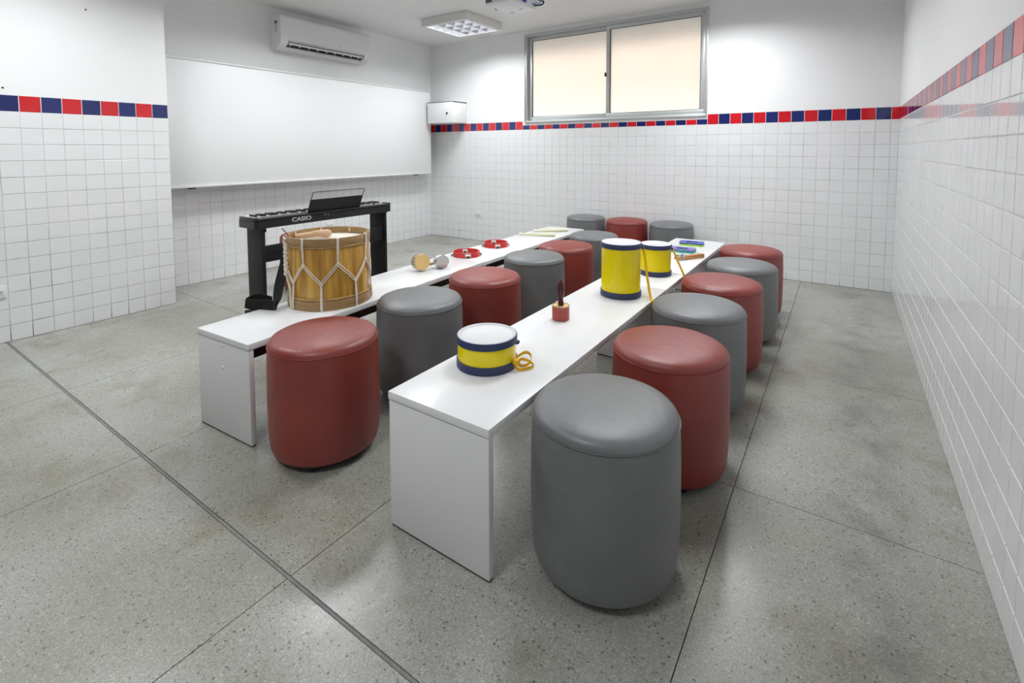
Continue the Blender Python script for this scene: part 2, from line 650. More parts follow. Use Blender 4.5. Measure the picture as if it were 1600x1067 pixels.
wall_back = wall('wall_back', [(-TH, WX0, 0, TH, 0, CEIL), (WX1, W + TH, 0, TH, 0, CEIL), (WX0, WX1, 0, TH, 0, WZ0), (WX0, WX1, 0, TH, WZ1, CEIL)])
wall_right = wall('wall_right', [(W, W + TH, YF, 0, 0, CEIL)])
wall_recess = wall('wall_left_recess', [(-TH, 0, YB, 0, 0, CEIL)])
wall_left = wall('wall_left', [(-TH, XB, YF, YB, 0, CEIL)])
wall_front = struct(MB().box(-TH, W + TH, YF - TH, YF, 0, CEIL).build('wall_front', 'bounce_cut_grey', smooth=False))  # unseen wall, made grey to cut light bounced from behind the camera

TILE = {}


def tile_mesh(w, h, col):
    k = (round(w, 4), round(h, 4), col)
    if k not in TILE:
        d, e, bz = 0.0022, 0.0013, 0.0030
        a, c = w / 2, h / 2
        rings = [(a, c, -0.004), (a, c, d - bz * 0.35), (a - e * 0.5, c - e * 0.5, d - bz * 0.1), (a - e * 1.6, c - e * 1.6, d)]
        v, f = [], []
        for (p, q, z) in rings:
            v += [(-p, -q, z), (p, -q, z), (p, q, z), (-p, q, z)]
        for r in range(3):
            for i in range(4):
                j = (i + 1) % 4
                f.append((r * 4 + i, r * 4 + j, r * 4 + 4 + j, r * 4 + 4 + i))
        f.append((12, 13, 14, 15))
        mb = MB().add(v, f)
        TILE[k] = (mb, mb.mesh('tile', col, smooth=False))
    return TILE[k]


def frame_of(origin, ex, n):
    """matrix: local x along ex, local y up, local z = wall normal n"""
    ex = Vector(ex)
    n = Vector(n)
    ez = Vector((0, 0, 1))
    if ex.cross(ez).dot(n) < 0:
        ex = -ex
    return Matrix(((ex.x, ez.x, n.x, origin[0]), (ex.y, ez.y, n.y, origin[1]), (ex.z, ez.z, n.z, origin[2]), (0, 0, 0, 1)))


def tile_wall(parent, org, ex, n, cuts, colour, sky=None, hidden=None, limit=300):
    """cuts: joints along the wall, colour(i): border tile colour; org at floor level"""
    items = []
    gp = 0.0021
    for i, (s0, s1) in enumerate(zip(cuts, cuts[1:])):
        if s1 - s0 < 0.012:
            continue
        for r in range(15):
            z0, z1 = r * TP, (r + 1) * TP
            col = 'white_tile'
            if r == 14:
                col = colour(i)
                if sky and sky[0] < (s0 + s1) / 2 < sky[1]:
                    z1 = z0 + 0.056
            w, h = s1 - s0 - 2 * gp, z1 - z0 - 2 * gp
            cx, cz = (s0 + s1) / 2, (z0 + z1) / 2
            P = Vector(org) + Vector(ex) * cx + Vector((0, 0, cz))
            jit = Matrix.Rotation(random.gauss(0, 0.0009), 4, 'X') @ Matrix.Rotation(random.gauss(0, 0.0009), 4, 'Y')
            M = frame_of(P, ex, n) @ jit
            area = 0
            pr = [project(P + Vector(ex) * (a * w / 2) + Vector((0, 0, c * h / 2))) for a, c in ((-1, -1), (1, -1), (1, 1), (-1, 1))]
            if all(pr):
                mx = sum(p[0] for p in pr) / 4
                my = sum(p[1] for p in pr) / 4
                if -10 < mx < 1610 and -10 < my < 1077:
                    area = abs(sum(pr[k][0] * pr[(k + 1) % 4][1] - pr[(k + 1) % 4][0] * pr[k][1] for k in range(4))) / 2
            if hidden and hidden(P):
                area = 0
            if col != 'white_tile' and area > 0:
                area += 1e5
            items.append((area, w, h, col, M))
    items.sort(key=lambda t: -t[0])
    rest = {}
    for k, (area, w, h, col, M) in enumerate(items):
        mb, me = tile_mesh(w, h, col)
        if k < limit and area > 20:
            o = link('tile' if col == 'white_tile' else 'border_tile', me, parent)
            o.matrix_local = M
        else:
            q = rest.setdefault(0, MB())
            mi = ('white_tile', 'blue_tile', 'red_tile').index(col)
            q.add([M @ Vector(v) for v in mb.v], mb.f, mi)
    for q in rest.values():
        o = q.build('tile_field', ['white_tile', 'blue_tile', 'red_tile'], parent, smooth=False)
        o['kind'] = 'stuff'


# back wall, from the left corner to the right
cb = [0.0] + [0.0871 + TP * k for k in range(0, 50)] + [W]
tile_wall(wall_back, (0, 0, 0), (1, 0, 0), (0, -1, 0), cb, lambda i: 'red_tile' if i % 2 == 0 else 'blue_tile', sky=(1.557, 3.762),
          hidden=lambda P: P.x < 0.2)
# right wall, from the back corner towards the camera (local x = -y)
nr = 33
cr = [0.0] + [0.066 + TP * k for k in range(0, int((-YF - 0.066) / TP) + 1)] + [-YF]
tile_wall(wall_right, (W, 0, 0), (0, -1, 0), (-1, 0, 0), cr, lambda i: 'red_tile' if i % 2 == 0 else 'blue_tile')
# protruding left wall, from its free corner towards the camera: local x runs with -y, seen from +x
cl = [TP * k for k in range(0, int((YB - YF) / TP) + 1)] + [YB - YF]
tile_wall(wall_left, (XB, YB, 0), (0, -1, 0), (1, 0, 0), cl, lambda i: 'blue_tile' if i % 2 == 0 else 'red_tile')
# recessed wall behind the whiteboard
cw = [0.0, 0.020] + [0.126 + 0.1063 * k for k in range(0, 31)] + [-YB]
cw = [0.0] + [0.126 - 0.1063 + 0.1063 * k for k in range(0, 33)]
cw = [c for c in cw if c < -YB - 0.02] + [-YB]
tile_wall(wall_recess, (0, 0, 0), (0, -1, 0), (1, 0, 0), cw, lambda i: 'blue_tile' if i % 2 == 0 else 'red_tile',
          hidden=lambda P: P.z > 0.95 or P.y < -3.25)
# wall anchors left in the paint
for (y, z) in ((-3.988, 2.198), (-4.423, 1.617)):
    MB().lathe([(0, 0.003), (0.0045, 0.003), (0.006, 0.0), (0.006, -0.004)], 10, mat=align((1, 0, 0))).build('wall_plug', 'dark_gap', wall_left, (XB, y, z))

# ------------------------------------------------------------------ window
win = struct(link('window_1', None, None, ((WX0 + WX1) / 2, 0, WZ0)))
wo = Vector(win.location)


def wbox(name, mats, rects, y0, y1, parent, bev=0.002):
    mb = MB()
    for (x0, x1, z0, z1) in rects:
        mb.box(x0 - wo.x, x1 - wo.x, y0, y1, z0 - wo.z, z1 - wo.z, 0, bev)
    return mb.build(name, mats, parent)


def ring4(x0, x1, z0, z1, t, tb=None):
    tb = tb or t
    return [(x0, x1, z0, z0 + tb), (x0, x1, z1 - t, z1), (x0, x0 + t, z0 + tb, z1 - t), (x1 - t, x1, z0 + tb, z1 - t)]


wbox('window_frame', 'aluminium', ring4(WX0, WX1, WZ0, WZ1, 0.030), -0.012, 0.09, win)
wbox('window_lip', 'aluminium', ring4(WX0 + 0.004, WX1 - 0.004, WZ0 + 0.004, WZ1 - 0.004, 0.010), -0.022, -0.012, win)
XM = 2.683
for (x0, x1, y0, y1) in ((WX0 + 0.034, XM + 0.02, 0.045, 0.070), (XM - 0.022, WX1 - 0.030, 0.012, 0.038)):
    sash = wbox('sash', 'aluminium', ring4(x0, x1, WZ0 + 0.030, WZ1 - 0.030, 0.044), y0, y1, win)
    wbox('gasket', 'dark_gap', ring4(x0 + 0.043, x1 - 0.043, WZ0 + 0.072, WZ1 - 0.072, 0.0065), y0 + 0.004, y1 - 0.004, sash, 0)
    wbox('pane', 'frosted_glass', [(x0 + 0.045, x1 - 0.045, WZ0 + 0.074, WZ1 - 0.074)], (y0 + y1) / 2 - 0.001, (y0 + y1) / 2 + 0.001, sash, 0)
wbox('latch', 'black_plastic', [(XM - 0.034, XM - 0.020, 2.04, 2.085)], -0.004, 0.012, win)

# outside, unseen and invented: slab darkening the pane tops, walls tinting the panes warm
struct(MB().box(-2.5, 8.0, 0.16, 1.30, 2.66, 2.78).build('pane_shade_slab', 'concrete', smooth=False))
struct(MB().box(-5.0, 9.0, 3.2, 3.4, -0.4, 2.15).build('pane_tint_wall', 'pane_tint_cream', smooth=False))
struct(MB().box(-5.0, 9.0, 3.2, 3.4, 2.15, 4.2).build('pane_tint_wall_upper', 'pane_tint_peach', smooth=False))
struct(MB().box(-4.0, 9.0, 0.2, 3.2, -0.4, -0.2).build('yard_ground', 'concrete', smooth=False))

# ------------------------------------------------------------------ whiteboard
wb = thing('whiteboard', 'long white marker board on the left wall under the air conditioner', 'whiteboard', (0, -1.83, 0))
Y0, Y1, Z0, Z1 = -3.46 + 1.83, -0.205 + 1.83, 0.905, 2.015
MB().box(0.150, 0.176, Y0, Y1, Z0, Z1, bev=0.002).build('panel', 'whiteboard', wb)
fr = MB()
fr.box(0.146, 0.184, Y0, Y1, Z1 - 0.012, Z1 + 0.006, bev=0.002)
fr.box(0.146, 0.190, Y0, Y1, Z0 - 0.010, Z0 + 0.006, bev=0.002)
fr.box(0.146, 0.182, Y1 - 0.006, Y1 + 0.006, Z0, Z1, bev=0.002)
fr.box(0.146, 0.182, Y0 - 0.006, Y0 + 0.006, Z0, Z1, bev=0.002)
fr.build('edge_trim', 'cream_plastic', wb)
for yy in (Y0 + 0.35, 0.0, Y1 - 0.35):
    for zz in (Z0 + 0.05, Z1 - 0.06):
        MB().box(0.004, 0.150, yy - 0.02, yy + 0.02, zz - 0.02, zz + 0.02).build('wall_bracket', 'aluminium', wb, smooth=False)
for yy in (Y0 + 0.24, Y1 - 0.28):
    MB().box(0.16, 0.18, yy - 0.03, yy + 0.03, Z0 - 0.022, Z0 - 0.010).build('clip', 'black_plastic', wb, smooth=False)

# ------------------------------------------------------------------ stools
STOOL = {}


def stool_meshes(c):
    body = MB().lathe([(0, 0.024), (0.16, 0.024), (0.190, 0.027), (0.204, 0.036), (0.211, 0.058), (0.2155, 0.11), (0.2175, 0.24), (0.2160, 0.36), (0.2140, 0.42), (0.2115, 0.4475), (0.205, 0.450)], 56)
    seat = MB().lathe([(0.205, 0.448), (0.2110, 0.4535), (0.2085, 0.4645), (0.201, 0.4735), (0.186, 0.4805), (0.155, 0.4865), (0.11, 0.4905), (0.055, 0.4925), (0, 0.493)], 56)
    pip = MB().tube([(0.2115 * math.cos(2 * PI * k / 56), 0.2115 * math.sin(2 * PI * k / 56), 0.4505) for k in range(56)], 0.0035, 6, True)
    base = MB().lathe([(0, 0.012), (0.176, 0.012), (0.178, 0.014), (0.178, 0.026), (0, 0.026)], 40)
    foot = MB().lathe([(0, 0.0), (0.017, 0.0), (0.020, 0.003), (0.022, 0.014), (0, 0.014)], 16)
    return (body.mesh('upholstery', c + '_leather'), seat.mesh('seat', c + '_leather', ang=60), pip.mesh('piping', c + '_piping'),
            base.mesh('base_plate', 'black_plastic'), foot.mesh('foot', 'black_plastic'))


for c in ('grey', 'red'):
    STOOL[c] = stool_meshes(c)

STOOLS = [
    ('grey', 4.350, -3.914, 'large grey round stool closest to the viewer, beside the right bench', 'stools right of the right bench'),
    ('red', 4.378, -3.354, 'red round stool directly behind the nearest grey stool, right of the bench', 'stools right of the right bench'),
    ('grey', 4.352, -2.797, 'grey round stool between the first and second red stools in the right row', 'stools right of the right bench'),
    ('red', 4.358, -2.283, 'red round stool between two grey stools in the row near the right wall', 'stools right of the right bench'),
    ('grey', 4.380, -1.759, 'farthest grey stool of the row along the right wall side', 'stools right of the right bench'),
    ('red', 4.358, -1.211, 'red round stool at the far end of the right row, next to the back wall', 'stools right of the right bench'),
    ('red', 3.165, -4.022, 'red round stool at the near end of the left bench, closest red one', 'stools between the two benches'),
    ('grey', 3.143, -3.448, 'grey round stool beside the wooden rope drum, between the benches', 'stools between the two benches'),
    ('red', 3.149, -2.907, 'red round stool in the middle row behind the low yellow drum', 'stools between the two benches'),
    ('grey', 3.115, -2.284, 'grey round stool behind the red hand pestle shaker, between the benches', 'stools between the two benches'),
    ('red', 3.123, -1.818, 'red round stool left of the tall yellow drum, between the benches', 'stools between the two benches'),
    ('grey', 3.107, -1.261, 'grey round stool partly behind the tall yellow drum, between the benches', 'stools between the two benches'),
    ('grey', 2.545, -0.236, 'leftmost of the three stools against the back wall, grey', 'stools against the back wall'),
    ('red', 3.020, -0.238, 'red stool in the middle of three against the back wall', 'stools against the back wall'),
    ('grey', 3.490, -0.238, 'rightmost of the three stools against the back wall, grey', 'stools against the back wall'),
    ('red', 0.930, -2.630, 'red round stool behind the black digital piano, for its player', None),
]
for k, (c, x, y, lab, grp) in enumerate(STOOLS):
    t = thing('round_stool', lab, 'stool', (x, y, 0), random.uniform(0, 6.28), grp)
    b_, s_, p_, pl_, f_ = STOOL[c]
    link('upholstery', b_, t)
    link('seat', s_, t)
    link('piping', p_, t)
    link('base_plate', pl_, t)
    for q in range(4):
        a = PI / 4 + q * PI / 2
        link('foot', f_, t, (0.156 * math.cos(a), 0.156 * math.sin(a), 0))


# ------------------------------------------------------------------ benches
def bench(x, y, rz, length, width, h, label, bolts, group):
    t = thing('bench', label, 'bench', (x, y, 0), rz, group)
    w = width / 2
    MB().box(-w, w, 0, length, h - 0.026, h, bev=0.0012).build('tabletop', 'white_melamine', t)
    for k, (a, c) in enumerate(((0.002, 0.024), (length - 0.024, length - 0.002))):
        sp = MB().box(-w + 0.002, w - 0.002, a, c, 0.006, h - 0.029, bev=0.0012).build('side_panel', 'edge_band', t)
        MB().box(-w + 0.004, w - 0.004, a + 0.002, c - 0.002, 0, 0.006).build('foot_strip', 'black_plastic', sp, smooth=False)
        MB().box(-w + 0.004, w - 0.004, a + 0.001, c - 0.001, h - 0.029, h - 0.026).build('shadow_gap', 'dark_gap', sp, smooth=False)
        if bolts and k == 0:
            for zz in (0.392, 0.297):
                MB().lathe([(0, 0.006), (0.004, 0.0055), (0.0068, 0.003), (0.0075, 0)], 14, mat=align((0, -1, 0))).build('bolt_cap', 'white_plastic', sp, (0, a, zz))
    MB().box(-0.010, 0.010, 0.024, length - 0.024, 0.290, h - 0.026).build('rail', 'dark_brown_board', t, smooth=False)
    return t


HR, HL = 0.450, 0.434
bench(3.921, -4.180, 0.0, 1.643, 0.402, HR, 'white laminate bench nearest the viewer, carrying the low yellow drum', False, 'benches of the right row')
bench(3.921, -2.535, 0.0, 1.643, 0.402, HR, 'white laminate bench of the right row nearer the back wall, with castanet toys', False, 'benches of the right row')
bench(2.738, -4.222, 0.0582, 1.717, 0.386, HL, 'white laminate bench of the left row with the wooden rope drum on it', True, 'benches of the left row')
bench(2.638, -2.506, 0.0202, 1.685, 0.396, HL, 'white laminate bench of the left row with red tambourines and cream sticks', False, 'benches of the left row')

# ------------------------------------------------------------------ digital piano and its stand
KX0, KX1, KY0, KY1 = 1.270, 1.500, -3.388, -2.130
KZ0, KZ1 = 0.664, 0.742
pn = thing('digital_piano', 'black digital piano with a music rest, seen from its rear', 'piano', ((KX0 + KX1) / 2, (KY0 + KY1) / 2, KZ0))
po = Vector(pn.location)


def P(x, y, z):
    return (x - po.x, y - po.y, z - po.z)


def pbox(mb, x0, x1, y0, y1, z0, z1, bev=0.0):
    return mb.box(x0 - po.x, x1 - po.x, y0 - po.y, y1 - po.y, z0 - po.z, z1 - po.z, 0, bev)


def rounded(x0, x1, y0, y1, r, seg=6):
    out = []
    for (cx, cy, a) in ((x1 - r, y1 - r, 0), (x0 + 0.008, y1 - 0.008, 90), (x0 + 0.008, y0 + 0.008, 180), (x1 - r, y0 + r, 270)):
        rr = r if cx > (x0 + x1) / 2 else 0.008
        for k in range(seg + 1):
            q = math.radians(a + 90 * k / seg)
            out.append((cx + rr * math.cos(q), cy + rr * math.sin(q)))
    return out


bodyo = rounded(KX0 - po.x, KX1 - po.x, KY0 - po.y, KY1 - po.y, 0.028)
cen = MB().prism(bodyo, 0, 0.052)
cen.build('case', 'piano_black', pn)
top = MB()
pbox(top, KX1 - 0.085, KX1 - 0.004, KY0 + 0.02, KY1 - 0.02, KZ0 + 0.052, KZ1 - 0.007, 0.004)
top.build('control_panel', 'piano_black', pn)
for (a, c) in ((KY0 + 0.001, KY0 + 0.030), (KY1 - 0.030, KY1 - 0.001)):
    e = MB()
    pbox(e, KX0 + 0.004, KX1 - 0.012, a, c, KZ0 + 0.052, KZ1, 0.005)
    e.build('end_cheek', 'piano_black', pn)
wk, bk = MB(), MB()
yk0, yk1 = KY0 + 0.032, KY1 - 0.032
kw = (yk1 - yk0) / 52
for i in range(52):
    pbox(wk, KX0 + 0.004, KX1 - 0.087, yk0 + i * kw + 0.0005, yk0 + (i + 1) * kw - 0.0005, KZ0 + 0.052, KZ1 - 0.001)
    if i < 51 and i % 7 in (0, 2, 3, 5, 6):
        y = yk0 + (i + 1) * kw
        pbox(bk, KX0 + 0.055, KX1 - 0.087, y - 0.0062, y + 0.0062, KZ1 - 0.002, KZ1 + 0.013, 0.001)
o = wk.build('white_keys', 'key_white', pn, smooth=False)
o['kind'] = 'stuff'
o = bk.build('black_keys', 'black_plastic', pn)
o['kind'] = 'stuff'
# knobs and sockets on the rear
kn = MB().lathe([(0, 0.012), (0.009, 0.012), (0.011, 0.008), (0.011, 0)], 14)
kn.build('volume_knob', 'black_plastic', pn, P(KX1 - 0.045, KY1 - 0.17, KZ1))
for yy in (-2.83, -2.80):
    MB().lathe([(0.0025, 0.004), (0.006, 0.004), (0.0065, 0.0), (0.0025, 0.0), (0.0025, 0.004)], 14, mat=align((1, 0, 0))).build('socket', 'chrome', pn, P(KX1, yy, 0.712))
MB().lathe([(0.0025, 0.004), (0.006, 0.004), (0.0065, 0.0), (0.0025, 0.0), (0.0025, 0.004)], 14, mat=align((1, 0, 0))).build('socket', 'black_plastic', pn, P(KX1, -2.56, 0.712))
# music rest: low panel with a thin wire frame rising above it
RY0, RY1 = -2.965, -2.470
rx = KX1 - 0.030
rest = MB()
rest.add([P(rx, RY0, KZ1 - 0.008), P(rx, RY1, KZ1 - 0.008), P(rx + 0.006, RY1, KZ1 - 0.008), P(rx + 0.006, RY0, KZ1 - 0.008),
          P(rx + 0.046, RY0, KZ1 + 0.098), P(rx + 0.046, RY1, KZ1 + 0.098), P(rx + 0.052, RY1, KZ1 + 0.098), P(rx + 0.052, RY0, KZ1 + 0.098)],
         [(0, 1, 2, 3), (4, 5, 6, 7), (0, 1, 5, 4), (1, 2, 6, 5), (2, 3, 7, 6), (3, 0, 4, 7)])
mr_ = rest.build('music_rest', 'black_plastic', pn, smooth=False)
wf = MB().tube([P(rx + 0.049, RY0 + 0.003, KZ1 + 0.095), P(rx + 0.072, RY0 + 0.006, KZ1 + 0.150), P(rx + 0.075, RY0 + 0.014, KZ1 + 0.157),
                P(rx + 0.075, RY1 - 0.008, KZ1 + 0.157), P(rx + 0.072, RY1, KZ1 + 0.150), P(rx + 0.049, RY1 - 0.003, KZ1 + 0.095)], 0.0032, 6)
wf.build('wire_frame', 'black_plastic', mr_)
# maker's name on the rear
tcu = bpy.data.curves.new('logo_text', 'FONT')
tcu.body = 'CASIO'
tcu.size = 0.046
tcu.extrude = 0.0006
tcu.offset = 0.0011
tcu.align_x = 'CENTER'
tcu.align_y = 'CENTER'
to = bpy.data.objects.new('logo_text', tcu)
COL.objects.link(to)
bpy.context.view_layer.update()
lm = bpy.data.meshes.new_from_object(to)
bpy.data.objects.remove(to)
lm.materials.clear()
lm.materials.append(MATS['logo_silver'])
lo_ = link('logo', lm, pn)
lo_.matrix_local = Matrix(((0, 0, 1, KX1 + 0.0006 - po.x), (1.22, 0, 0, -3.032 - po.y), (0, 0.92, 0, 0.700 - po.z), (0, 0, 0, 1)))
lo_['label'] = 'silver CASIO lettering'

stn = thing('keyboard_stand', 'black panel-leg stand with a crossbar under the digital piano', 'stand', ((KX0 + KX1) / 2, (KY0 + KY1) / 2, 0))
so = Vector(stn.location)
for k, (a, c) in enumerate(((-3.338, -3.312), (-2.205, -2.179))):
    lg = MB().box(1.285 - so.x, 1.485 - so.x, a - so.y, c - so.y, 0.03, 0.655, 0, 0.003).build('leg_panel', 'black_board', stn)
    ft = MB().prism([(1.235 - so.x, 0.0), (1.500 - so.x, 0.0), (1.500 - so.x, 0.028), (1.480 - so.x, 0.040), (1.270 - so.x, 0.040), (1.238 - so.x, 0.028)], 0, 0.05)
    ft.xf(Matrix(((1, 0, 0, 0), (0, 0, 1, a - 0.012 - so.y), (0, 1, 0, 0), (0, 0, 0, 1))))
    ft.build('foot', 'black_plastic', stn)
    MB().box(1.290 - so.x, 1.480 - so.x, a - 0.012 - so.y, c + 0.012 - so.y, 0.652, KZ0, 0, 0.002).build('support_plate', 'black_plastic', stn)
    for zz in (0.50, 0.44):
        MB().lathe([(0, 0.004), (0.006, 0.004), (0.008, 0.0)], 12, mat=align((0, -1, 0))).build('bolt', 'black_plastic', lg, (1.45 - so.x, a - so.y, zz))
MB().box(1.452 - so.x, 1.470 - so.x, -3.312 - so.y, -2.205 - so.y, 0.412, 0.532, 0, 0.002).build('crossbar', 'black_board', stn)
MB().lathe([(0, 0.006), (0.010, 0.006), (0.012, 0)], 14, mat=align((0, 1, 0))).build('knob', 'black_plastic', stn, (1.482 - so.x, -3.312 - so.y, 0.645))

# ------------------------------------------------------------------ big rope drum on the left bench
DX, DY, DZ, DR, DH = 2.677, -3.639, HL, 0.207, 0.356
dr = thing('rope_drum', 'wooden bass drum laced with white rope on the left bench', 'drum', (DX, DY, DZ))
MB().lathe([(0.196, 0.045), (0.199, 0.06), (0.2005, 0.178), (0.199, 0.30), (0.196, 0.318), (0.190, 0.318), (0.190, 0.045), (0.196, 0.045)], 64).build('shell', 'stave_wood', dr)
MB().lathe([(0.2005, 0.317), (0.2065, 0.318), (0.2075, 0.322), (0.2075, 0.354), (0.2065, 0.357), (0.2005, 0.357), (0.1995, 0.354), (0.1995, 0.320), (0.2005, 0.317)], 64).build('hoop', 'hoop_wood', dr)
MB().lathe([(0.2005, 0.000), (0.2065, 0.000), (0.2075, 0.003), (0.2075, 0.046), (0.2065, 0.049), (0.2005, 0.049), (0.1995, 0.046), (0.1995, 0.003), (0.2005, 0.000)], 64).build('hoop', 'hoop_wood', dr)
for zz in (0.312, 0.055):
    MB().tube([(0.2025 * math.cos(2 * PI * k / 56), 0.2025 * math.sin(2 * PI * k / 56), zz) for k in range(56)], 0.0052, 8, True).build('flesh_hoop', 'binding_wood', dr)
MB().lathe([(0, 0.3215), (0.10, 0.3215), (0.1985, 0.3215), (0.1985, 0.318), (0, 0.318)], 56).build('drum_head', 'hide', dr)
MB().lathe([(0, 0.0445), (0.1985, 0.0445), (0.1985, 0.041), (0, 0.041)], 56).build('drum_head', 'hide', dr)


def cp(az, r, z):
    a = math.radians(az)
    return (r * math.cos(a), r * math.sin(a), z)


UP = [-71.0 + 46.0 * k - (2.0 if k > 3 else 0) for k in range(8)]
UP = [-71.3, -24.8, 22.0, 66.0, 111.0, 156.0, 201.0, 244.0]
LO = [-91.0 + 360, -47.0, 0.5, 44.0, 88.5, 133.5, 178.5, 222.5]
ZJU, ZJL = 0.228, 0.134


def arc(a0, z0, a1, z1, r, n=8):
    return [cp(a0 + (a1 - a0) * k / n, r + 0.0015 * math.sin(PI * k / n), z0 + (z1 - z0) * k / n) for k in range(n + 1)]


for k, a in enumerate(UP):
    rp = MB()
    for d in (-1.0, 1.0):
        rp.tube([cp(a + d * 0.7, 0.199, 0.330), cp(a + d * 0.7, 0.2035, 0.3605), cp(a + d * 0.8, 0.2115, 0.357), cp(a + d * 0.9, 0.2115, 0.32), cp(a + d * 0.6, 0.2085, 0.29), cp(a + d * 0.3, 0.205, ZJU)], 0.0036, 6)
    rp.tube([cp(a + 1.6 * math.cos(q), 0.2075, ZJU + 0.006 * math.sin(q)) for q in [2 * PI * i / 10 for i in range(10)]], 0.0036, 6, True)
    rp.build('tension_rope', 'rope', dr)
for k, a in enumerate(LO):
    rp = MB()
    for d in (-1.0, 1.0):
        rp.tube([cp(a + d * 0.4, 0.205, ZJL), cp(a + d * 0.8, 0.209, 0.07), cp(a + d * 0.8, 0.2115, 0.045), cp(a + d * 0.8, 0.2115, 0.012), cp(a + d * 0.7, 0.2085, 0.003)], 0.0036, 6)
    rp.tube([cp(a + 1.6 * math.cos(q), 0.2075, ZJL + 0.006 * math.sin(q)) for q in [2 * PI * i / 10 for i in range(10)]], 0.0036, 6, True)
    rp.build('tension_rope', 'rope', dr)
seq = sorted([(a % 360, ZJU) for a in UP] + [(a % 360, ZJL) for a in LO])
for k in range(len(seq)):
    (a0, z0), (a1, z1) = seq[k], seq[(k + 1) % len(seq)]
    if a1 < a0:
        a1 += 360
    rp = MB()
    for d in (-0.0075, 0.0075):
        rp.tube(arc(a0, z0 + d, a1, z1 + d, 0.2065), 0.0030, 6)
    rp.build('lacing_rope', 'rope', dr)
# coiled rope end hanging on the left side
AZ = 262.0 - 8
co = MB()
co.tube([cp(AZ + 1.5 * math.sin(k * 1.3), 0.216 + 0.003 * math.cos(k * 1.3), 0.325 - k * 0.0045) for k in range(36)], [0.0085 if k % 2 else 0.011 for k in range(36)], 8)
co.tube([cp(AZ, 0.214, 0.345), cp(AZ - 1, 0.222, 0.355), cp(AZ - 3, 0.221, 0.33), cp(AZ - 2, 0.216, 0.31)], 0.006, 8)
co.build('rope_coil', 'rope', dr)
tl = MB().tube([cp(AZ, 0.217, 0.17), cp(AZ + 3, 0.214, 0.14), cp(AZ + 8, 0.210, 0.10), cp(AZ + 10, 0.212, 0.03), cp(AZ + 12, 0.214, 0.006)], 0.005, 8)
tl.build('rope_tail', 'rope', dr)
# black carrying strap slumped from the drum onto the bench
sp_ = [(-0.150, -0.148, 0.25), (-0.140, -0.175, 0.18), (-0.128, -0.205, 0.11), (-0.105, -0.230, 0.055), (-0.070, -0.252, 0.030), (-0.055, -0.268, 0.028), (-0.080, -0.285, 0.028), (-0.120, -0.300, 0.028), (-0.165, -0.330, 0.030), (-0.195, -0.345, 0.034), (-0.205, -0.318, 0.044), (-0.188, -0.285, 0.048), (-0.160, -0.262, 0.036), (-0.130, -0.245, 0.028)]
sw = [(0.019, 0.013, 0.0), (0.020, 0.014, 0.0), (0.021, 0.014, 0.004), (0.020, 0.012, 0.012), (0.012, 0.008, 0.020), (0.004, 0.002, 0.024), (0.0, 0.0, 0.0245), (0.0, 0.0, 0.0245), (0.002, 0.0, 0.024), (0.006, 0.0, 0.023), (0.010, 0.004, 0.021), (0.008, 0.006, 0.022), (0.004, 0.004, 0.024), (0.0, 0.0, 0.0245)]
sp_ = [Vector(p) for p in sp_]
sp_ = [Vector((p.x, p.y, max(p.z, abs(w[2]) + 0.004))) for p, w in zip(sp_, sw)]


def smoothpath(pts, n=5):
    pts = [Vector(p) for p in pts]
    out = []
    for i in range(len(pts) - 1):
        p0, p1, p2, p3 = pts[max(i - 1, 0)], pts[i], pts[i + 1], pts[min(i + 2, len(pts) - 1)]
        for k in range(n):
            t = k / n
            out.append(0.5 * ((2 * p1) + (-p0 + p2) * t + (2 * p0 - 5 * p1 + 4 * p2 - p3) * t * t + (-p0 + 3 * p1 - 3 * p2 + p3) * t * t * t))
    out.append(pts[-1])
    return out


st_ = MB().ribbon(smoothpath(sp_), smoothpath(sw), 0.004).build('carrying_strap', 'strap_black', dr)
MB().tube([(-0.060, -0.274, 0.054), (-0.060, -0.274, 0.004)], 0.0045, 8).build('buckle', 'black_plastic', st_)

# mallet lying on the drum head
ml = thing('mallet', 'drum mallet with a rounded wooden end lying inside the rope drum rim', 'mallet', (DX - 0.055, DY - 0.045, DZ + 0.3215))
M1 = Matrix.Translation((0.055, -0.015, 0.026)) @ align((0.62, 0.78, 0.03))
MB().lathe([(0, -0.045), (0.012, -0.043), (0.019, -0.034), (0.021, -0.015), (0.018, 0.02), (0.015, 0.05), (0, 0.05)], 20).xf(Matrix.Translation((-0.004, 0.05, 0.024)) @ align((-0.78, -0.60, -0.01))).build('mallet_head', 'peach_wood', ml)
MB().tube([(-0.03, 0.03, 0.022), (-0.10, -0.024, 0.012), (-0.115, -0.035, 0.011)], [0.016, 0.0125, 0.0105], 12).build('mallet_shaft', 'peach_wood', ml)
MB().tube([cp(246, 0.19, 0.345 - 0.3215), cp(247, 0.205, 0.372 - 0.3215), cp(248, 0.225, 0.398 - 0.3215)], 0.0025, 6).build('stick_end', 'dark_brown_board', dr, (0, 0, 0.3215))


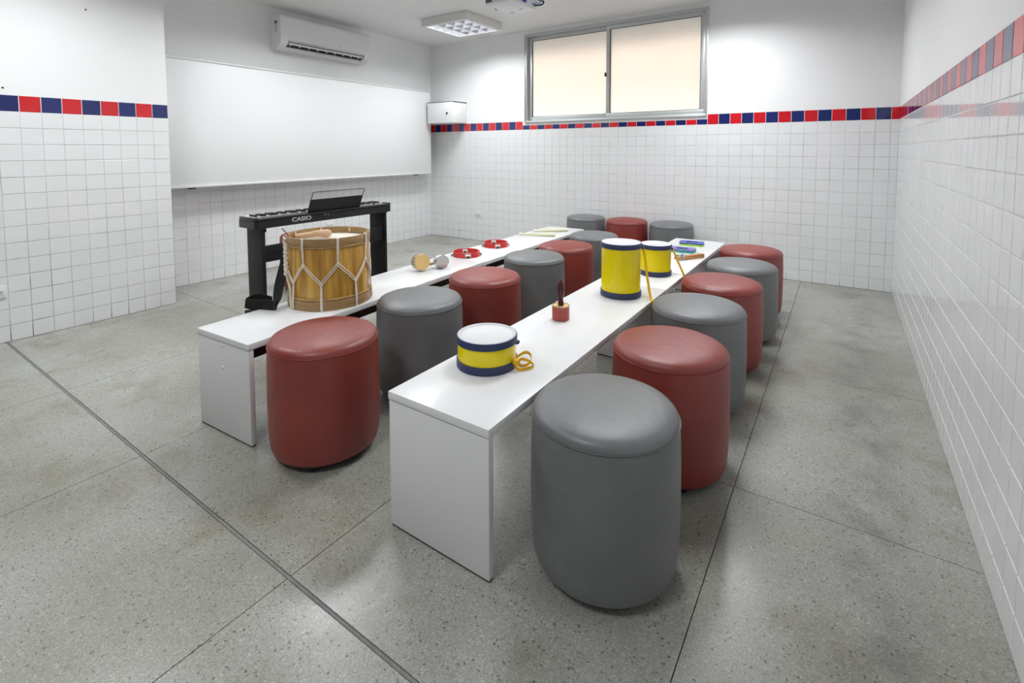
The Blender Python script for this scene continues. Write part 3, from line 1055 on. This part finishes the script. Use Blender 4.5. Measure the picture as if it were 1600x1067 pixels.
# ------------------------------------------------------------------ yellow drums
def yellow_drum(x, y, R, h, label, band=0.030):
    t = thing('yellow_drum', label, 'drum', (x, y, HR), 0, 'yellow toy drums on the right bench')
    MB().lathe([(R * 0.955, 0.004), (R * 0.955, h - 0.004), (R * 0.92, h - 0.004), (R * 0.92, 0.004), (R * 0.955, 0.004)], 56).build('shell', 'yellow_lacquer', t)
    MB().lathe([(R * 0.965, 0), (R, 0.001), (R, band), (R * 0.96, band + 0.001), (R * 0.93, band), (R * 0.93, 0), (R * 0.965, 0)], 56).build('band', 'navy_tape', t)
    MB().lathe([(R * 0.965, h - band * 0.85), (R * 1.0, h - band * 0.85), (R * 1.0, h - 0.003), (R * 0.985, h), (R * 0.955, h), (R * 0.94, h - 0.004), (R * 0.94, h - band * 0.85), (R * 0.965, h - band * 0.85)], 56).build('band', 'navy_tape', t)
    MB().lathe([(0, h - 0.0045), (R * 0.80, h - 0.0045), (R * 0.89, h - 0.003), (R * 0.945, h + 0.0008), (R * 0.957, h + 0.0008), (R * 0.957, h - 0.006), (0, h - 0.008)], 56).build('drum_head', 'drum_head', t)
    return t


tall = yellow_drum(3.944, -2.757, 0.107, 0.283, 'tall yellow drum with navy bands standing on the right bench')
mid = yellow_drum(3.962, -2.227, 0.096, 0.191, 'middle-sized yellow drum with navy bands right behind the tall yellow drum')
low = yellow_drum(3.861, -3.838, 0.110, 0.111, 'low flat yellow drum with navy bands near the end of the right bench', 0.028)


def hang_strap(t, pts, hw=0.0078):
    o_ = Vector(t.location)
    pp = smoothpath([Vector(p) - o_ for p in pts], 4)
    ws = [Vector((0.5, 0.86, 0)) * hw for _ in pp]
    r = MB().ribbon(pp, ws, 0.0016).build('strap', 'yellow_webbing', t)
    MB().box(-0.006, 0.006, -0.006, 0.006, -0.010, 0.006, bev=0.002).build('strap_knot', 'navy_tape', r, pp[0])
    return r


hang_strap(tall, [(4.042, -2.700, 0.705), (4.055, -2.705, 0.66), (4.080, -2.735, 0.56), (4.108, -2.768, 0.47), (4.1255, -2.785, 0.452), (4.1275, -2.790, 0.43), (4.1275, -2.795, 0.36)])
hang_strap(mid, [(4.052, -2.190, 0.612), (4.065, -2.192, 0.59), (4.095, -2.186, 0.52), (4.120, -2.180, 0.462), (4.1265, -2.178, 0.445), (4.1275, -2.178, 0.42), (4.1275, -2.178, 0.36)])
lo2 = Vector(low.location)
pts = [(0.105, 0.020, 0.030), (0.125, 0.040, 0.044), (0.150, 0.075, 0.052), (0.172, 0.098, 0.040), (0.178, 0.085, 0.018), (0.160, 0.050, 0.010), (0.135, 0.020, 0.018), (0.150, 0.025, 0.038), (0.185, 0.055, 0.030), (0.205, 0.080, 0.010), (0.190, 0.050, 0.006), (0.160, 0.010, 0.006), (0.130, -0.002, 0.012), (0.112, 0.005, 0.028)]
pts = [(0.105 + (a - 0.105) * 0.58, 0.020 + (c - 0.02) * 0.62, e) for a, c, e in pts]
pp = smoothpath(pts, 5)
ls = MB().ribbon(pp, [Vector((0.15, -0.1, 1)).normalized() * 0.0058 for _ in pp], 0.0015).build('strap', 'yellow_webbing', low)
MB().box(-0.010, 0.010, -0.012, 0.012, -0.010, 0.010, bev=0.004).build('strap_knot', 'yellow_webbing', ls, (0.120, 0.012, 0.030))
MB().box(-0.005, 0.005, -0.009, 0.009, -0.006, 0.006, bev=0.002).build('strap_tab', 'navy_tape', low, (0.098, 0.052, 0.082))

# ------------------------------------------------------------------ hand pestle shaker
ps = thing('hand_shaker', 'small red cylindrical shaker with an upright maroon handle on the right bench', 'shaker', (3.861, -3.276, HR))
MB().lathe([(0, 0), (0.037, 0), (0.0395, 0.003), (0.0395, 0.060), (0.037, 0.062), (0, 0.062)], 40).build('body', 'brick_red', ps)
MB().lathe([(0.0375, 0.060), (0.0402, 0.060), (0.0402, 0.0655), (0.0375, 0.0665), (0.0372, 0.062), (0.0375, 0.060)], 40).build('rim', 'handle_wood', ps)
MB().lathe([(0, 0.0635), (0.0375, 0.0635), (0.0375, 0.061), (0, 0.061)], 40).build('top_skin', 'tan_skin', ps)
MB().lathe([(0, 0.0635), (0.0135, 0.0635), (0.0135, 0.075), (0.0105, 0.090), (0.0105, 0.102), (0.0142, 0.125), (0.0150, 0.145), (0.0135, 0.160), (0.009, 0.172), (0.0068, 0.176), (0.0065, 0.181), (0, 0.183)], 28).build('handle', 'maroon_lacquer', ps)


# ------------------------------------------------------------------ tambourines
def tambourine(x, y, label):
    t = thing('tambourine', label, 'tambourine', (x, y, HL), 0, 'red tambourines on the left bench')
    R, h, th_ = 0.100, 0.036, 0.007
    azs = [-44.0, 46.0, 136.0, 226.0]
    hw = 12.0
    rg = MB()
    for k, a in enumerate(azs):
        a0, a1 = math.radians(a + hw), math.radians(azs[(k + 1) % 4] - hw + (360 if k == 3 else 0))
        rg.lathe([(R - th_, 0), (R, 0), (R, h), (R - th_, h), (R - th_, 0)], 12, a0=a0, a1=a1)
        for (z0, z1) in ((0, 0.006), (h - 0.005, h)):
            rg.lathe([(R - th_, z0), (R, z0), (R, z1), (R - th_, z1), (R - th_, z0)], 4, a0=math.radians(a - hw), a1=math.radians(a + hw))
    rg.build('frame', 'tambourine_red', t)
    for a in azs:
        sl = MB()
        for (q0, q1) in ((-hw, -hw + 3.5), (hw - 3.5, hw)):
            sl.lathe([(R - th_ - 0.0012, 0.0055), (R + 0.0012, 0.0055), (R + 0.0012, h - 0.0045), (R - th_ - 0.0012, h - 0.0045), (R - th_ - 0.0012, 0.0055)], 3, a0=math.radians(a + q0), a1=math.radians(a + q1))
        sl.lathe([(R - th_ - 0.0012, h - 0.014), (R + 0.0012, h - 0.014), (R + 0.0012, h - 0.0045), (R - th_ - 0.0012, h - 0.0045), (R - th_ - 0.0012, h - 0.014)], 4, a0=math.radians(a - hw), a1=math.radians(a + hw))
        sl.build('slot_plate', 'white_plastic', t)
        for dz in (0.0085, 0.0135):
            MB().lathe([(0, 0.0022), (0.005, 0.0022), (0.008, 0.0005), (0.0165, 0), (0.0165, 0.0008), (0.008, 0.0014), (0, 0.0030)], 20).build('jingle', 'dark_steel', t, cp(a, R + 0.002, dz))
    return t


tambourine(2.598, -2.405, 'red tambourine lying nearer the wooden drum on the left bench')
tambourine(2.566, -1.990, 'red tambourine lying farther off, next to the cream sticks')

# ------------------------------------------------------------------ bead shaker and metal can shaker
cb_ = thing('bead_shaker', 'round wooden shaker wrapped in cream bead strings on the left bench', 'shaker', (2.640, -2.930, HL))
R = 0.050
dv = Vector((0.94, -0.36, 0.06)).normalized()
A = align(dv)
C0 = Vector((0, 0, R + 0.010))
MB().lathe([(0, -0.034), (0.046, -0.034), (0.046, 0.026), (0.052, 0.028), (0.052, 0.034), (0.050, 0.036), (0, 0.036)], 40).xf(Matrix.Translation(C0) @ A).build('drum_body', 'tan_skin', cb_)
beads = MB()
bd = MB()
for r in range(6):
    for k in range(34):
        a = 2 * PI * (k + 0.5 * (r % 2)) / 34
        c = Matrix.Translation(C0) @ A @ Vector((0.0505 * math.cos(a), 0.0505 * math.sin(a), -0.030 + r * 0.0098))
        tgt = bd if r in (1, 3) or (r == 5 and k % 2 == 0) else beads
        q = 0.0048
        tgt.add([c + Vector(v) * q for v in ((1, 0, 0), (-1, 0, 0), (0, 1, 0), (0, -1, 0), (0, 0, 1), (0, 0, -1))],
                [(0, 2, 4), (2, 1, 4), (1, 3, 4), (3, 0, 4), (2, 0, 5), (1, 2, 5), (3, 1, 5), (0, 3, 5)])
o = beads.build('bead_strings', 'bead_cream', cb_, ang=180)
o['kind'] = 'stuff'
o = bd.build('dark_beads', 'bead_dark', cb_, ang=180)
o['kind'] = 'stuff'
MB().lathe([(0, -0.034), (0.008, -0.034), (0.008, -0.060), (0.013, -0.064), (0.014, -0.074), (0.010, -0.080), (0, -0.081)], 20).xf(Matrix.Translation(C0) @ A).build('knob', 'bead_dark', cb_)

cs = thing('can_shaker', 'silver metal can shaker with a short wooden handle on the left bench', 'shaker', (2.700, -2.800, HL))
dv = Vector((0.80, -0.42, 0.16)).normalized()
A = align(dv)
C0 = Vector((0, 0, 0.0435))
MB().lathe([(0, -0.038), (0.038, -0.038), (0.040, -0.036), (0.0405, -0.012), (0.0425, -0.009), (0.0405, -0.006), (0.0405, 0.012), (0.0425, 0.015), (0.0405, 0.018), (0.0405, 0.036), (0.043, 0.038), (0.043, 0.041), (0.0395, 0.041), (0.0385, 0.037), (0, 0.037)], 40).xf(Matrix.Translation(C0) @ A).build('can', 'chrome', cs)
MB().lathe([(0, -0.036), (0.0095, -0.036), (0.0085, -0.050), (0.0105, -0.085), (0.009, -0.093), (0, -0.095)], 20).xf(Matrix.Translation(C0) @ align(Vector((0.78, 0.60, 0.22)))).build('handle', 'handle_wood', cs)


# ------------------------------------------------------------------ cream sticks
def stick(p0, p1, label):
    p0, p1 = Vector(p0), Vector(p1)
    d = p1 - p0
    L = d.length
    t = thing('rhythm_stick', label, 'stick', (p0.x, p0.y, HL), math.atan2(d.y, d.x), 'cream sticks on the left bench')
    M = Matrix.Translation((0, 0, 0.0165)) @ Matrix.Rotation(PI / 2, 4, 'Y')
    MB().lathe([(0, 0.035), (0.009, 0.035), (0.0105, 0.06), (0.0125, L * 0.45), (0.0160, L * 0.66), (0.0162, L - 0.012), (0.0140, L), (0, L)], 20).xf(M).build('shaft', 'cream_stick', t)
    MB().lathe([(0, 0.0), (0.0110, 0.001), (0.0140, 0.006), (0.0140, 0.018), (0.0090, 0.024), (0.0080, 0.036), (0, 0.036)], 20).xf(M).build('grip', 'cream_stick', t)
    return t


stick((2.454, -1.468, 0), (2.765, -1.338, 0), 'cream tapered wooden stick nearer the red tambourines')
stick((2.474, -1.236, 0), (2.730, -1.026, 0), 'cream tapered wooden stick nearer the bench end by the back wall')


# ------------------------------------------------------------------ jingle toys at the far end of the right bench
def butterfly(w, d, n=64, waist=0.5):
    """bow-tie outline with rounded wings"""
    out = []
    for k in range(n):
        a = 2 * PI * k / n
        x = math.cos(a)
        y = math.sin(a)
        f = waist + (1 - waist) * abs(x) ** 1.5
        out.append((w * math.copysign(abs(x) ** 0.6, x), d * f * math.copysign(abs(y) ** 0.6, y)))
    return out


def toy(x, y, rz, ctop, cbot, label, ring):
    t = thing('castanet_shaker', label, 'castanets', (x, y, HR), rz, 'two-coloured castanet shakers')
    ol = butterfly(0.094, 0.086, 48, 0.66)
    hole = [(0.046 * math.cos(2 * PI * k / 48), 0.038 * math.sin(2 * PI * k / 48)) for k in range(48)]

    def plate(z0, z1, name, mat):
        n = 48
        vs = [(a, c, z0) for a, c in ol] + [(a, c, z1) for a, c in ol] + [(a, c, z0) for a, c in hole] + [(a, c, z1) for a, c in hole]
        fs = []
        for i in range(n):
            j = (i + 1) % n
            fs += [(i, j, n + j, n + i), (2 * n + j, 2 * n + i, 3 * n + i, 3 * n + j), (n + i, n + j, 3 * n + j, 3 * n + i), (j, i, 2 * n + i, 2 * n + j)]
        return MB().add(vs, fs).build(name, mat, t)
    plate(0.0, 0.012, 'lower_plate', cbot)
    plate(0.015, 0.024, 'upper_plate', ctop)
    for (qx, qy) in ((-0.070, 0.0), (0.070, 0.0)):
        MB().lathe([(0, 0.011), (0.012, 0.011), (0.012, 0.016), (0, 0.016)], 12).build('hinge_pin', ctop, t, (qx, qy, 0))
    for k in range(2):
        MB().lathe([(0, 0.002), (0.006, 0.002), (0.009, 0.0004), (0.018, 0.0), (0.018, 0.0012), (0.009, 0.0016), (0, 0.0032)], 20, c=(0, ring, 0.0145 + 0.0022 * k)).build('jingle', 'chrome', t)
    return t


toy(3.912, -1.140, 0.10, 'toy_blue', 'toy_green', 'blue and lime green jingle castanet at the far end of the right bench', -0.046)
toy(3.918, -1.440, 0.02, 'toy_purple', 'toy_teal', 'purple and teal jingle castanet near the middle-sized yellow drum', -0.050)

js = thing('jingle_stick', 'orange-brown wooden jingle stick with metal discs beside the yellow drum', 'jingle stick', (3.965, -1.790, HR), math.atan2(0.200, 0.125))
MB().box(0.090, 0.250, -0.016, 0.016, 0.0, 0.030, bev=0.004).build('handle', 'orange_wood', js)
for sy in (-1, 1):
    MB().box(0.0, 0.094, sy * 0.0135 - 0.0025, sy * 0.0135 + 0.0025, 0.008, 0.024, bev=0.0015).build('prong', 'orange_wood', js)
for qx in (0.024, 0.066):
    MB().tube([(qx, -0.019, 0.021), (qx, 0.019, 0.021)], 0.0018, 8).build('pin', 'chrome', js)
    for k in range(4):
        MB().lathe([(0.0025, 0.002), (0.006, 0.002), (0.010, 0.0004), (0.020, 0.0), (0.020, 0.0012), (0.010, 0.0016), (0.0025, 0.0030)], 20, c=(qx, -0.009 + 0.0055 * k, 0.021), mat=Matrix.Rotation(PI / 2 + 0.1 * (k - 1.5), 4, 'X')).build('jingle', 'dark_steel' if k % 2 else 'chrome', js)

# ------------------------------------------------------------------ air conditioner
ac = thing('air_conditioner', 'white split air conditioner high on the wall above the whiteboard', 'air conditioner', (0, -1.805, 2.24))
aw = 0.560
prof = [(0.0, 0.055), (0.0, 0.345), (0.150, 0.350), (0.178, 0.343), (0.196, 0.325), (0.203, 0.30), (0.203, 0.120), (0.197, 0.075), (0.183, 0.050)]
prof2 = [(0.118, 0.010), (0.08, 0.0), (0.03, 0.008)]
n1 = prof + prof2


def extr(pr, y0, y1, mb=None, mi=0):
    mb = mb or MB()
    n = len(pr)
    vs = [(a, y0, c) for a, c in pr] + [(a, y1, c) for a, c in pr]
    fs = [tuple(range(n)), tuple(reversed(range(n, 2 * n)))] + [(i, n + i, n + (i + 1) % n, (i + 1) % n) for i in range(n)]
    return mb.add(vs, fs, mi)


slot = [(0.199, 0.092), (0.160, 0.085), (0.120, 0.045), (0.136, 0.017)]
body = [(0.0, 0.055), (0.0, 0.345), (0.150, 0.350), (0.178, 0.343), (0.196, 0.325), (0.203, 0.30), (0.203, 0.100), (0.160, 0.085), (0.118, 0.045), (0.136, 0.018), (0.08, 0.0), (0.03, 0.008)]
extr(body, -aw + 0.08, aw - 0.08).build('casing', 'white_plastic', ac)
for (a, c) in ((-aw, -aw + 0.08), (aw - 0.08, aw)):
    extr(n1, a, c).build('end_cap', 'white_plastic', ac)
extr([(0.1605, 0.084), (0.118, 0.044), (0.122, 0.040), (0.165, 0.078)], -aw + 0.081, aw - 0.081).build('outlet', 'dark_gap', ac, smooth=False)
extr([(0.183, 0.074), (0.186, 0.070), (0.171, 0.057), (0.168, 0.060)], -aw + 0.095, aw - 0.095).build('louver', 'white_plastic', ac, smooth=False)
for k in range(9):
    yy = -aw + 0.13 + k * (2 * aw - 0.26) / 8
    extr([(0.158, 0.082), (0.130, 0.052), (0.150, 0.046), (0.178, 0.076)], yy - 0.004, yy + 0.004).build('vane', 'white_plastic', ac, smooth=False)
MB().box(0.2032, 0.2036, -0.045 + 0.16, 0.0 + 0.16, 0.122, 0.133).build('brand_mark', 'sticker_pale', ac, smooth=False)
lb = MB().box(0.098, 0.142, -aw - 0.0008, -aw, 0.165, 0.285).build('energy_label', 'sticker_pale', ac, smooth=False)
MB().box(0.098, 0.142, -aw - 0.0014, -aw - 0.0008, 0.255, 0.285).build('label_header', 'sticker_blue', lb, smooth=False)
MB().box(0.100, 0.128, -aw - 0.0014, -aw - 0.0008, 0.220, 0.238).build('label_stripe', 'sticker_yellow', lb, smooth=False)

# ------------------------------------------------------------------ ceiling luminaires
LUM = {}


def luminaire(x, y, label, grp):
    t = thing('ceiling_lamp', label, 'ceiling lamp', (x, y, CEIL), 0, grp)
    s, h = 0.325, 0.086
    if not LUM:
        hb = MB()
        hb.box(-s, s, -s, s, -0.006, -0.003)
        hb.box(-s, s, -s, -s + 0.045, -h, -0.006)
        hb.box(-s, s, s - 0.045, s, -h, -0.006)
        hb.box(-s, -s + 0.045, -s + 0.045, s - 0.045, -h, -0.006)
        hb.box(s - 0.045, s, -s + 0.045, s - 0.045, -h, -0.006)
        LUM['housing'] = hb.mesh('housing', 'lamp_housing', False)
        g = MB().box(-s + 0.004, s - 0.004, -s + 0.004, s - 0.004, -0.003, 0.0)
        LUM['gap'] = g.mesh('gap', 'dark_gap', False)
        q = s - 0.045
        cell = 2 * q / 4
        lv = MB()
        # V-section louvre blade along local x
        lv.add([(-q, -0.004, -0.046), (q, -0.004, -0.046), (q, 0.004, -0.046), (-q, 0.004, -0.046), (-q, -0.0012, -h + 0.003), (q, -0.0012, -h + 0.003), (q, 0.0012, -h + 0.003), (-q, 0.0012, -h + 0.003)],
               [(0, 1, 2, 3), (4, 5, 6, 7), (0, 1, 5, 4), (1, 2, 6, 5), (2, 3, 7, 6), (3, 0, 4, 7)])
        LUM['louvre'] = lv.mesh('louvre_blade', 'bright_aluminium', False)
        rf = MB()
        for k in range(4):
            c0 = -q + cell * (k + 0.5)
            pr = [(-cell / 2 + 0.002, -h + 0.003), (-cell * 0.40, -0.062), (-cell * 0.30, -0.042), (-0.03, -0.027), (0.03, -0.027), (cell * 0.30, -0.042), (cell * 0.40, -0.062), (cell / 2 - 0.002, -h + 0.003)]
            n = len(pr)
            vs = [(-q, c0 + a, b_) for a, b_ in pr] + [(q, c0 + a, b_) for a, b_ in pr]
            rf.add(vs, [(i, i + 1, n + i + 1, n + i) for i in range(n - 1)])
        LUM['reflector'] = rf.mesh('reflector', 'bright_aluminium', True)
        LUM['tube'] = MB().tube([(-q + 0.01, 0, 0), (q - 0.01, 0, 0)], 0.010, 12).mesh('tube', 'tube_glow')
    link('housing', LUM['housing'], t)
    link('mount_gap', LUM['gap'], t)
    link('reflector', LUM['reflector'], t)
    q = s - 0.045
    cell = 2 * q / 4
    for k in range(3):
        o = link('louvre_blade', LUM['louvre'], t)
        o.rotation_euler = (0, 0, PI / 2)
        o.location = (-q + cell * (k + 1), 0, 0)
    for k in range(4):
        link('tube', LUM['tube'], t, (0, -q + cell * (k + 0.5), -0.044))
    ld = bpy.data.lights.new('lamp_light', 'AREA')
    ld.shape = 'SQUARE'
    ld.size = 2 * q
    ld.energy = LAMP_W
    ld.spread = math.radians(155)
    ld.color = (0.96, 0.985, 1.0)
    lo = bpy.data.objects.new('lamp_light', ld)
    COL.objects.link(lo)
    lo.parent = t
    lo.location = (0, 0, -h + 0.001)
    return t


luminaire(1.262, -0.815, 'square louvred ceiling lamp left of the projector', 'ceiling lamps')
luminaire(3.945, -0.820, 'square louvred ceiling lamp cut by the top edge above the window', 'ceiling lamps')
luminaire(1.262, -2.62, 'square louvred ceiling lamp above the whiteboard side, out of view', 'ceiling lamps')
luminaire(3.830, -2.62, 'square louvred ceiling lamp above the right bench, out of view', 'ceiling lamps')
luminaire(1.45, -4.45, 'square louvred ceiling lamp behind the viewer on the left, out of view', 'ceiling lamps')
luminaire(3.830, -5.75, 'added square louvred ceiling lamp behind the viewer on the right, out of view', 'ceiling lamps')  # unseen lamp added to lift the near bench, set back from the foreground

# ------------------------------------------------------------------ projector
pj = thing('projector', 'white ceiling projector with cables cut by the top edge of the view', 'projector', (2.575, -1.76, 2.40))
MB().box(-0.135, 0.135, -0.19, 0.19, 0.0, 0.10, 0, 0.008).build('body', 'white_plastic', pj)
for k in range(6):
    MB().box(-0.125 + k * 0.011, -0.119 + k * 0.011, -0.1925, -0.190, 0.014, 0.082).build('vent_slat', 'black_plastic', pj, smooth=False)
MB().box(-0.10, -0.05, 0.10, 0.15, -0.002, 0.001).build('foot_pad', 'sticker_pale', pj, smooth=False)
MB().box(0.03, 0.06, 0.06, 0.085, -0.002, 0.001).build('screw_cover', 'sticker_pale', pj, smooth=False)
MB().lathe([(0, 0.045), (0.030, 0.045), (0.036, 0.040), (0.036, 0.0)], 28, mat=align((-1, 0, 0))).build('lens', 'black_plastic', pj, (-0.135, 0.02, 0.05))
MB().box(0.134, 0.150, -0.045, 0.0, 0.020, 0.042, 0, 0.003).build('plug', 'vga_blue', pj)
MB().box(0.134, 0.142, -0.09, -0.065, 0.022, 0.036, 0, 0.002).build('socket', 'sticker_yellow', pj)
MB().tube(smoothpath([(0.137, 0.13, 0.03), (0.165, 0.14, 0.028), (0.20, 0.16, 0.035), (0.205, 0.175, 0.06), (0.17, 0.17, 0.075), (0.14, 0.15, 0.10), (0.10, 0.12, 0.16), (0.02, 0.02, 0.27)], 5), 0.0065, 8).build('cable', 'black_plastic', pj)
MB().tube(smoothpath([(0.137, 0.10, 0.035), (0.17, 0.12, 0.04), (0.195, 0.14, 0.045), (0.18, 0.15, 0.075), (0.13, 0.12, 0.12), (0.03, 0.01, 0.27)], 5), 0.004, 8).build('cable', 'cable_blue', pj)
MB().lathe([(0.0, 0.099), (0.06, 0.099), (0.06, 0.108), (0.019, 0.110), (0.019, 0.268), (0.055, 0.270), (0.055, 0.280), (0, 0.280)], 28).build('ceiling_mount', 'white_plastic', pj)

# ------------------------------------------------------------------ steel box in the back corner
sb = thing('metal_cabinet', 'small white steel wall cabinet with a key in the back left corner', 'cabinet', (0.440, 0, 1.578))
MB().box(-0.215, 0.220, -0.285, -0.006, 0.0, 0.268, 0, 0.004).build('body', 'steel_paint', sb)
MB().box(-0.2215, 0.2238, -0.3005, -0.006, 0.2705, 0.2785).build('seam', 'dark_gap', sb, smooth=False)
MB().box(-0.2215, 0.2235, -0.300, -0.006, 0.2785, 0.284, 0, 0.002).build('lid', 'steel_paint', sb)
dor = MB().box(-0.221, 0.223, -0.300, -0.287, -0.002, 0.270, 0, 0.003).build('door', 'steel_paint', sb)
MB().lathe([(0, 0.006), (0.010, 0.006), (0.012, 0.003), (0.012, 0)], 18, mat=align((0, -1, 0))).build('lock', 'chrome', dor, (0.135, -0.300, 0.122))
MB().box(0.1335, 0.1365, -0.330, -0.306, 0.108, 0.136, 0, 0.001).build('key', 'black_plastic', dor)
MB().tube([(0.135, -0.325, 0.112), (0.131, -0.326, 0.09), (0.126, -0.322, 0.062)], 0.002, 6).build('key_tag', 'sticker_pale', dor)


# ------------------------------------------------------------------ wall sockets
def outlet(pos, rz, label):
    t = thing('wall_outlet', label, 'outlet', pos, rz, 'wall outlets')
    MB().box(-0.056, 0.056, -0.011, -0.002, -0.040, 0.040, 0, 0.003).build('cover_plate', 'white_plastic', t)
    for sx in (-0.022, 0.022):
        s = MB().box(sx - 0.017, sx + 0.017, -0.0135, -0.011, -0.012, 0.016, 0, 0.001).build('socket', 'cream_plastic', t)
        for q in (-0.008, 0.0, 0.008):
            MB().lathe([(0, 0.0006), (0.0028, 0.0006), (0.0028, 0)], 8, mat=align((0, -1, 0))).build('pin_hole', 'dark_gap', s, (sx + q, -0.0135, 0.002))
    return t


outlet((0.851, 0, 0.351), 0, 'white double wall outlet low on the back wall behind the left bench')
outlet((0.0, -1.713, 0.353), PI / 2, 'white wall outlet below the whiteboard behind the piano')
outlet((XB, -4.522, 0.329), PI / 2, 'white wall outlet at the left edge of the view')
